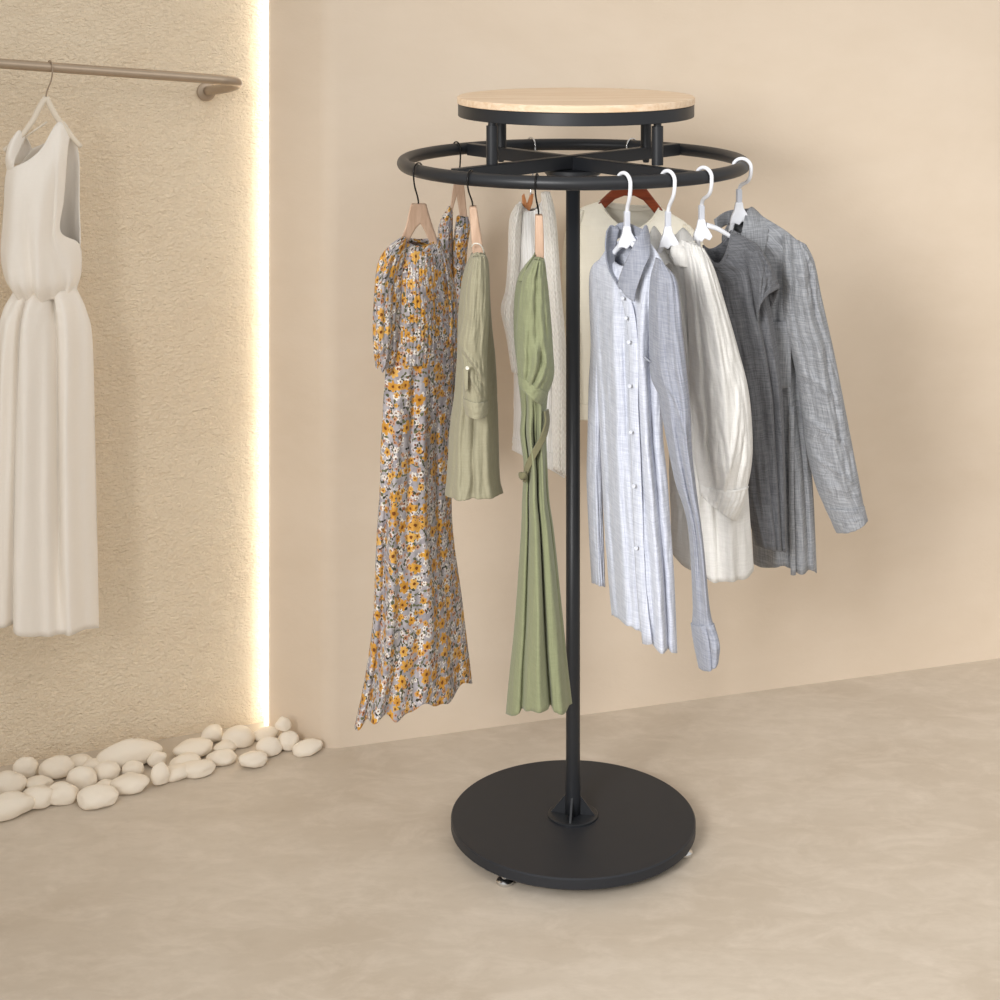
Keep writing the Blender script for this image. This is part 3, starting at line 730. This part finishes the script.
# -- charcoal tee
y9 = plane(3.245, 740, .0003)
plastic_hanger('white plastic hanger holding the charcoal tee', 704, (701.5, 231), plane(3.215, 700, .0007), [[(697, 238, 0), (699, 250, .012), (704, 262, .02)], [(706, 225, 0), (718, 229, 0), (733, 238, .004)]], (.72, -.69, 0))
d = thing('charcoal_tee', 'charcoal grey round neck tee in front of the grey linen shirt', 'tee shirt', P(765, 553, 3.245), GC)
tb = loft('tee_body', [(704, 246), (702, 266), (705, 292), (712, 330), (722, 380), (731, 430), (742, 490), (756, 545)], [(731, 231), (748, 239), (763, 253), (768, 295), (775, 335), (782, 390), (785, 470), (786, 551)], y9, [.024, .03, .034, .036, .036, .036, .036, .036],
     M['tee'], d, sagF=[24, 16, 5, 0, 0, 0, 0, 3], sagB=[12, 8, 2, 0, 0, 0, 0, 0], folds=[(.6, .72, .04, .008, .1, .7), (.75, .8, .03, -.009, .15, 1), (.5, .6, .05, -.006, .2, 1), (.88, .9, .04, .008, .1, 1)], wr=.003, seed=30, nu=50, nv=90)
loft('neckband', [(703, 245), (704, 249)], [(731.5, 230), (731.5, 234)], y9, [.0255, .027], M['tee'], d, sagF=[25, 26], sagB=[12, 13], nv=6, wr=.0003, seed=31, solid=.003)
sl = loft('sleeve', [(744, 250), (748, 272), (753, 298), (758.5, 326)], [(763, 252), (770, 264), (776, 276), (779, 287)], y9, [.018, .028, .034, .036], M['tee'], d, dy=-.022, sagX=([0, 0, -4, -10], [0, 0, 2, 4]), sagF=[0, 0, -2, -5], sagB=[0, 0, 3, 6], folds=[(.4, .3, .07, .006, .2, 1), (.7, .65, .06, -.005, .2, 1)], wr=.0025, seed=32, nv=40)
loft('sleeve_hem', [(756.5, 318), (758.8, 327)], [(778, 283), (779.5, 288)], y9, [.0365, .0372], M['tee'], sl, dy=-.022, sagX=([-8, -10.5], [3.5, 4.3]), sagF=[-4, -5.2], sagB=[5, 6.3], nv=6, wr=.0006, seed=33, solid=.003)

# -- grey linen shirt
y10 = plane(3.352, 780, -.0003)
plastic_hanger('white plastic hanger holding the grey linen shirt', 742, (739, 214), plane(3.352), [[(734, 218, 0), (731, 230, 0), (730, 246, 0)], [(745, 218, 0), (764, 226, 0), (785, 240, 0)]], (.95, -.3, 0))
d = thing('grey_shirt', 'grey linen long sleeved shirt farthest from the pole', 'shirt', P(790, 573, 3.35), GC)
gb = loft('shirt_body', [(728, 224), (722, 240), (730, 270), (738, 330), (744, 400), (749, 480), (754, 564)], [(760, 215), (792, 236), (806, 258), (801, 320), (804, 400), (812, 480), (816.5, 574)], y10, [.022, .032, .036, .038, .04, .042, .044], M['grey'], d,
     sagF=[14, 6, 0, 0, 0, 0, 0], sagB=[-3, 0, 0, 0, 0, 0, 0], folds=[(.6, .52, .02, -.008, .3, 1), (.72, .7, .06, .009, .2, 1), (.87, .84, .04, -.008, .3, 1), (.3, .3, .06, .007, .4, 1)], wr=.003, seed=34, nu=54, nv=90, hem=lambda u: 2.5*math.sin(u*12))
sl = loft('sleeve', [(783, 234), (783, 285), (784, 325), (795, 367), (802, 413), (807, 451), (818, 491), (836, 530)], [(806, 245), (814, 262), (821, 296), (833, 350), (845, 410), (853, 452), (860, 488), (866, 520)], y10, [.02, .038, .042, .044, .042, .04, .038, .034], M['grey'], d,
     dy=-.035, folds=[(.25, .2, .05, -.009, .0, .5), (.5, .55, .08, .008, .1, .9), (.1, .8, .05, .007, .45, .55), (.1, .9, .04, .007, .6, .7), (.1, .9, .04, .006, .74, .84), (.75, .7, .05, -.007, .1, .7)], wr=.0032, wk=(7, 14), calm=.85, seed=35, nu=50, nv=100)
loft('cuff', [(826, 508), (837, 533)], [(863.5, 506), (867, 520)], y10, [.038, .037], M['grey'], sl, dy=-.036, sagF=[3, 4], wr=.0014, seed=36, nv=16, solid=.003)
patch('collar', [[(745, 212, -.01), (752, 208, .012), (760, 214, .022)], [(738, 228, -.052), (750, 222, -.034), (768, 226, -.012)], [(736, 240, -.058), (748, 244, -.054), (760, 252, -.046)]], y10, M['grey'], d, 7, .0024, 6, .002)
patch('collar_stand', [[(714, 219, -.004), (730, 213, .030), (752, 209, .012)], [(716, 230, -.008), (732, 226, .028), (754, 222, .006)]], y10, M['grey'], d, 7, .0024, 7)
patch('chest_pocket', [[(765, 318, -.044), (775, 317, -.046), (786, 316, -.046)], [(766, 350, -.044), (776, 350, -.047), (787, 349, -.046)], [(767, 380, -.044), (777, 383, -.046), (787, 381, -.045)]], y10, M['grey'], gb, 5, .0016, 8)
strip('placket', [(787, 400, -.049), (787, 440, -.050), (787, 490, -.050), (788, 530, -.050), (789, 566, -.049)], 5, y10, 0, M['grey'], gb, .002)

# ------------------------------------------------------------------ the wall rail with the ivory dress
nn = Vector((NS, -1, 0)).normalized()                 # out of the recessed wall
def rail_pt(px, py, so):
    """point at a stand-off from the recessed wall, seen at (px, py)"""
    k = (px-500)/F                                   # x = k*y, y = niche_y(x)-so*sqrt(1+NS^2)
    y = (3.915+.52*NS-so*math.sqrt(1+NS*NS))/(1-k*NS)
    return P(px, py, y)
rl = thing('wall_rail', 'taupe metal garment rail fixed to the textured wall', 'rail', rail_pt(100, 76, .0))
rp0, rp1 = rail_pt(0, 63.5, .17), rail_pt(205, 78.5, .17)
dr = (rp1-rp0).normalized(); e0 = rail_pt(226, 80.5, .17)
wl = rail_pt(207, 91, .010)
farL = rp0-dr*.55
pts = [Vector((farL.x, niche_y(farL.x)-.01, farL.z-.02)), farL+Vector((-.03, .08, -.01)), farL+Vector((0, .02, 0)), farL+dr*.05, rp0, rp0.lerp(rp1, .5), rp1, e0, rail_pt(236, 82, .155), rail_pt(237, 84.5, .125), rail_pt(227, 88, .075), wl]
tube('rail_bar', pts, .0105, M['rail'], rl, 16, 8)
def wall_disc(name, c, r, th, mat, par):
    s = Vector((1, NS, 0)).normalized(); up = Vector((0, 0, 1)); v = []; f = []; n = 32
    for d_, q in ((0, r), (th*.7, r), (th, r*.85)):
        for k in range(n):
            a = 2*math.pi*k/n; v.append(c+nn*d_+s*math.cos(a)*q+up*math.sin(a)*q)
    for i in range(2):
        for k in range(n):
            j = (k+1) % n; f.append((i*n+k, i*n+j, i*n+n+j, i*n+n+k))
    f += [tuple(range(n))[::-1], tuple(range(2*n, 3*n))]
    return mesh(name, v, f, mat, par)
wall_disc('wall_flange', rail_pt(206, 91.5, .0005), .021, .008, M['rail'], rl)
wall_disc('wall_flange', Vector((farL.x, niche_y(farL.x)-.0008, farL.z-.02)), .021, .008, M['rail'], rl)

hp = rail_pt(50, 67.3, .17)
yd = lambda px: rail_pt(px, 0, .17).y+.004
hg = thing('dress_hanger', 'cream hanger holding the ivory dress on the wall rail', 'hanger', hp-Vector((0, 0, .1)))
apex = P(46, 99, yd(46))
hook(hp, (.6, -.8, 0), apex, .0016, M['rail'], hg, tr=.0105)
tube('hanger_body', [P(46, 97, yd(46)), P(52, 109, yd(52)), P(60, 122, yd(60)), P(72, 137, yd(72)), P(81, 147, yd(81))], [.006, .0062, .006, .0055, .005], M['cream_hanger'], hg, 14, 4, (1, .8))
tube('hanger_arm', [P(46, 97, yd(46)), P(39, 108, yd(39)), P(33, 120, yd(33)), P(20, 137, yd(20)), P(4, 151, yd(4))], [.006, .0062, .006, .0055, .005], M['cream_hanger'], hg, 14, 4, (1, .8))
tube('cross_rod', [P(18, 142, yd(18)+.004), P(32, 132, yd(32)+.004), P(47, 122, yd(47)+.004)], .0022, M['cream_hanger'], hg, 10)
d = thing('ivory_dress', 'sleeveless ivory dress with gathered waist hanging from the wall rail', 'dress', P(45, 636, yd(45)))
def gather(u, v):
    k = sst(.55, 1, v)
    return .006*k*math.sin(u*34)+.010*sst(.2, .6, v)*math.exp(-((u-.30-.12*v)/.07)**2)-.009*sst(.1, .5, v)*math.exp(-((u-.55+.1*v)/.09)**2)+.008*sst(.0, .5, v)*math.exp(-((u-.72)/.06)**2)
patch('bodice_front', [
    [(7, 170, .0), (21, 164, -.030), (35, 157, -.040), (47, 145, -.034), (55, 126, -.006), (62, 122, -.004), (70, 132, .006)],
    [(5, 182, .0), (20, 182, -.044), (35, 181, -.056), (48, 176, -.056), (58, 163, -.044), (64, 155, -.034), (69, 152, -.014)],
    [(4, 205, .0), (19, 206, -.050), (35, 206, -.062), (48, 205, -.062), (57, 203, -.050), (62, 201, -.040), (66.5, 198, -.024)],
    [(2, 234, .0), (18, 236, -.052), (34, 236, -.064), (47, 236, -.064), (56, 235, -.056), (61, 232, -.046), (64.5, 229, -.034)],
    [(1, 256, .0), (17, 258, -.054), (34, 260, -.066), (48, 260, -.066), (60, 256, -.056), (70, 250, -.034), (79, 244, .0)],
    [(5, 278, .0), (19, 280, -.052), (34, 282, -.064), (48, 282, -.064), (62, 280, -.054), (73, 276, -.032), (81, 270, .0)],
    [(14, 294, .0), (24, 297, -.028), (36, 298, -.036), (47, 298, -.036), (58, 296, -.032), (68, 293, -.020), (76, 290, .0)]], yd, M['ivory'], d, 9, .0018, 9, .0008, gather)
patch('bodice_back', [
    [(28, 150, .030), (38, 146, .040), (48, 141, .040), (58, 128, .020), (64, 122, .002), (74, 138, .012)],
    [(8, 182, .010), (22, 180, .044), (40, 178, .052), (58, 172, .044), (70, 164, .030), (77.5, 160, .014)],
    [(4, 212, .004), (20, 212, .050), (40, 212, .058), (58, 212, .050), (70, 210, .030), (78, 206, .012)],
    [(1, 256, .002), (18, 256, .052), (40, 256, .060), (58, 254, .052), (71, 250, .030), (80, 244, .002)],
    [(14, 292, .002), (26, 292, .030), (40, 292, .036), (54, 291, .032), (66, 290, .020), (76, 289, .002)]], yd, M['ivory'], d, 8, .0018, 10)
patch('strap', [[(15, 134, .002), (20, 130.5, -.006), (25, 137, .006)], [(10.5, 143, -.010), (16, 141, -.018), (21, 150, -.010)], [(7.5, 157, -.012), (12, 157, -.026), (17.5, 162, -.024)], [(6.5, 172, .006), (11, 176, .0), (18, 178, -.008)]], yd, M['ivory'], d, 7, .002, 11)
patch('strap', [[(15, 134, .004), (20, 130.5, -.002), (25.5, 138, .010)], [(12, 144, .018), (19, 144, .026), (28, 149, .026)], [(9, 166, .016), (17, 168, .038), (29, 168, .046)]], yd, M['ivory'], d, 7, .002, 12)
loft('waistband', [(13.5, 289), (13, 297)], [(76.5, 286), (77, 294)], yd, [.038, .038], M['ivory'], d, pleats=(12, .0015, 0, .1, 0), nu=60, nv=10, wr=.001, seed=41)
loft('skirt', [(13, 293), (3, 312), (-3, 345), (-6, 430), (-8, 530), (-9, 622)], [(77, 290), (86, 311), (92, 340), (94.5, 430), (96.5, 520), (98.5, 629)], yd, [.036, .048, .056, .062, .066, .07], M['ivory'], d, sagF=[0, 0, 0, 0, 2, 9], sagB=[0, 0, 0, 0, -4, -10],
     folds=[(.64, .67, .04, -.034, .0, .85), (.42, .38, .08, .022, .0, 1), (.30, .25, .03, -.024, .1, 1), (.80, .82, .07, .018, .0, 1), (.12, .1, .05, .010, .2, 1)], pleats=(6, .003, 0, .2, .5), wr=.0015, seed=42, nu=64, nv=90, hem=lambda u: 2.0*math.sin(u*10+2))

# ------------------------------------------------------------------ pebbles along the foot of the recessed wall
PB = [  # picture column, row, width, height, row of the pile (b back, m middle, f front), tilt, lift
 (25, 769, 24, 22, 'b', 0), (56, 769, 32, 22, 'b', -6), (79, 762, 26, 13, 'b', 0), (96, 766, 24, 14, 'b', 8), (130, 755, 62, 29, 'L', 0), (157, 760, 20, 17, 'b', 20),
 (8, 784, 32, 22, 'm', 0), (39, 783, 26, 13, 'm', 0), (82, 779, 28, 24, 'm', 0), (107, 773, 25, 20, 'm', 10), (133, 770, 22, 17, 'm', 0),
 (62, 794, 32, 21, 'f', 10), (37, 798, 32, 22, 'f', 0), (7, 808, 52, 25, 'f', 0), (97, 797, 37, 22, 'f', -3), (129, 784, 38, 16, 'f', -10), (160, 776, 19, 24, 'f', 0),
 (105, 786, 22, 12, 'm', 0), (176, 773, 28, 16, 'f', -8), (193, 749, 39, 20, 'b', -8), (212, 735, 24, 19, 'b', 0), (238, 737, 33, 23, 'b', 0), (226, 747, 24, 13, 'm', 0),
 (186, 762, 30, 11, 'm', -5), (197, 769, 34, 16, 'f', -8), (221, 758, 30, 14, 'f', 0), (265, 734, 27, 13, 'b', -5), (283, 725, 17, 15, 'T', 30), (269, 747, 27, 19, 'm', 0),
 (253, 760, 29, 17, 'f', 14), (288, 742, 23, 20, 'b', 12), (307, 748, 30, 16, 'f', -12)]
ORD = ['', 'second', 'third', 'fourth', 'fifth', 'sixth', 'seventh', 'eighth', 'ninth', 'tenth', 'eleventh', 'twelfth', 'thirteenth', 'fourteenth']
rowname = {'b': 'cream pebble against the wall', 'm': 'cream pebble in the middle of the pile', 'f': 'cream pebble on the open floor edge'}
rank = {}
for k in 'bmf':
    for i, q in enumerate(sorted([p for p in PB if p[4] == k], key=lambda p: -p[0])):
        rank[q] = i
def pebble_mesh(a, b, c, seed, flat=.25):
    bm = bmesh.new(); bmesh.ops.create_icosphere(bm, subdivisions=4, radius=1)
    for v in bm.verts:
        n_ = v.co.normalized()
        s = 1+.20*noise.noise(n_*1.0+Vector((seed*3.1, seed*1.7, 0)))+.05*noise.noise(n_*2.6+Vector((0, seed, 5)))
        z = n_.z
        v.co = Vector((n_.x*a*s, n_.y*b*s, (z if z > -.5 else -.5+(z+.5)*.25)*c*s))
    me = bpy.data.meshes.new('pebble')
    zmin = min(v.co.z for v in bm.verts)
    bm.to_mesh(me); bm.free()
    for p in me.polygons: p.use_smooth = True
    me.materials.append(M['stone'])
    return me, zmin
AL = math.radians(24)
for i, q in enumerate(PB):
    px, py, w, h_, rw, tilt = q
    m = 3.75/F; a = w*m/2; b = a*(.75 if w < 50 else .42); hv = h_*m/2
    c = math.sqrt(max(hv*hv-(b*math.sin(AL))**2, (.42*a)**2))/math.cos(AL)
    me, zmin = pebble_mesh(a, b, c, i+1)
    Y = F*(H+zmin)/(py-HY)
    X = (px-500)/F*Y
    lim = min(niche_y(X)*1.0 if X < E.x else 9, 9)
    if X > E.x: lim = E.y+(X-E.x)*(a2.y/a2.x) if X < cx else wall_y(X)
    Y = min(Y, lim-b*1.15-.004)
    if rw == 'T': Y = 3.79
    z = H-(py-HY)/F*Y
    z = max(z, -zmin)
    o = bpy.data.objects.new('pebble', me); COL.objects.link(o)
    o.location = ((px-500)/F*Y, Y, z)
    o.rotation_euler = (0, math.radians(tilt)*.5, R0.uniform(-.25, .25)+math.atan(NS))
    if rw == 'L': lb = 'largest flat cream pebble leaning against the textured wall'
    elif rw == 'T': lb = 'small pinkish cream pebble perched on top beside the glowing light strip'
    else: lb = rowname[rw]+', '+((ORD[rank[q]]+' ') if rank[q] else '')+('nearest the light strip end' if rank[q] == 0 else 'from the light strip end')
    tag(o, lb, 'pebble', 'cream pebbles along the wall')

# ------------------------------------------------------------------ light and camera
w = bpy.data.worlds.new('room_daylight'); SC.world = w; w.use_nodes = True
bg = w.node_tree.nodes['Background']; bg.inputs[0].default_value = (1.0, .985, .962, 1); bg.inputs[1].default_value = .75
def area(name, loc, target, size, power, col):
    l = bpy.data.lights.new(name, 'AREA'); l.shape = 'RECTANGLE'; l.size, l.size_y = size; l.energy = power; l.color = col
    o = bpy.data.objects.new(name, l); COL.objects.link(o); o.location = loc
    o.rotation_euler = (Vector(target)-Vector(loc)).to_track_quat('-Z', 'Y').to_euler()
    return o
area('overhead_fill_area', (1.9, .0, 3.2), (.6, 3.6, .6), (2.2, 1.8), 26, (1, .98, .95))  # added soft fill from overhead, not a fixture of the room
k = area('left_key_area', (-1.3, -.3, 2.1), (1.0, 3.3, .62), (1.2, 1.2), 18, (1, .992, .98))  # added key from the left to bring out the folds; no window here
k.data.spread = math.radians(52)
cam = bpy.data.cameras.new('camera'); co = bpy.data.objects.new('camera', cam); COL.objects.link(co)
co.location = (0, 0, H); co.rotation_euler = (math.pi/2, 0, 0)
cam.sensor_width = 36; cam.sensor_fit = 'HORIZONTAL'; cam.lens = 36*F/1000
cam.shift_y = (HY-500)/1000
cam.clip_start = .05
SC.camera = co
vs = SC.view_settings; vs.view_transform = 'Standard'; vs.look = 'None'; vs.gamma = 1; vs.exposure = 0.0; vs.use_curve_mapping = False
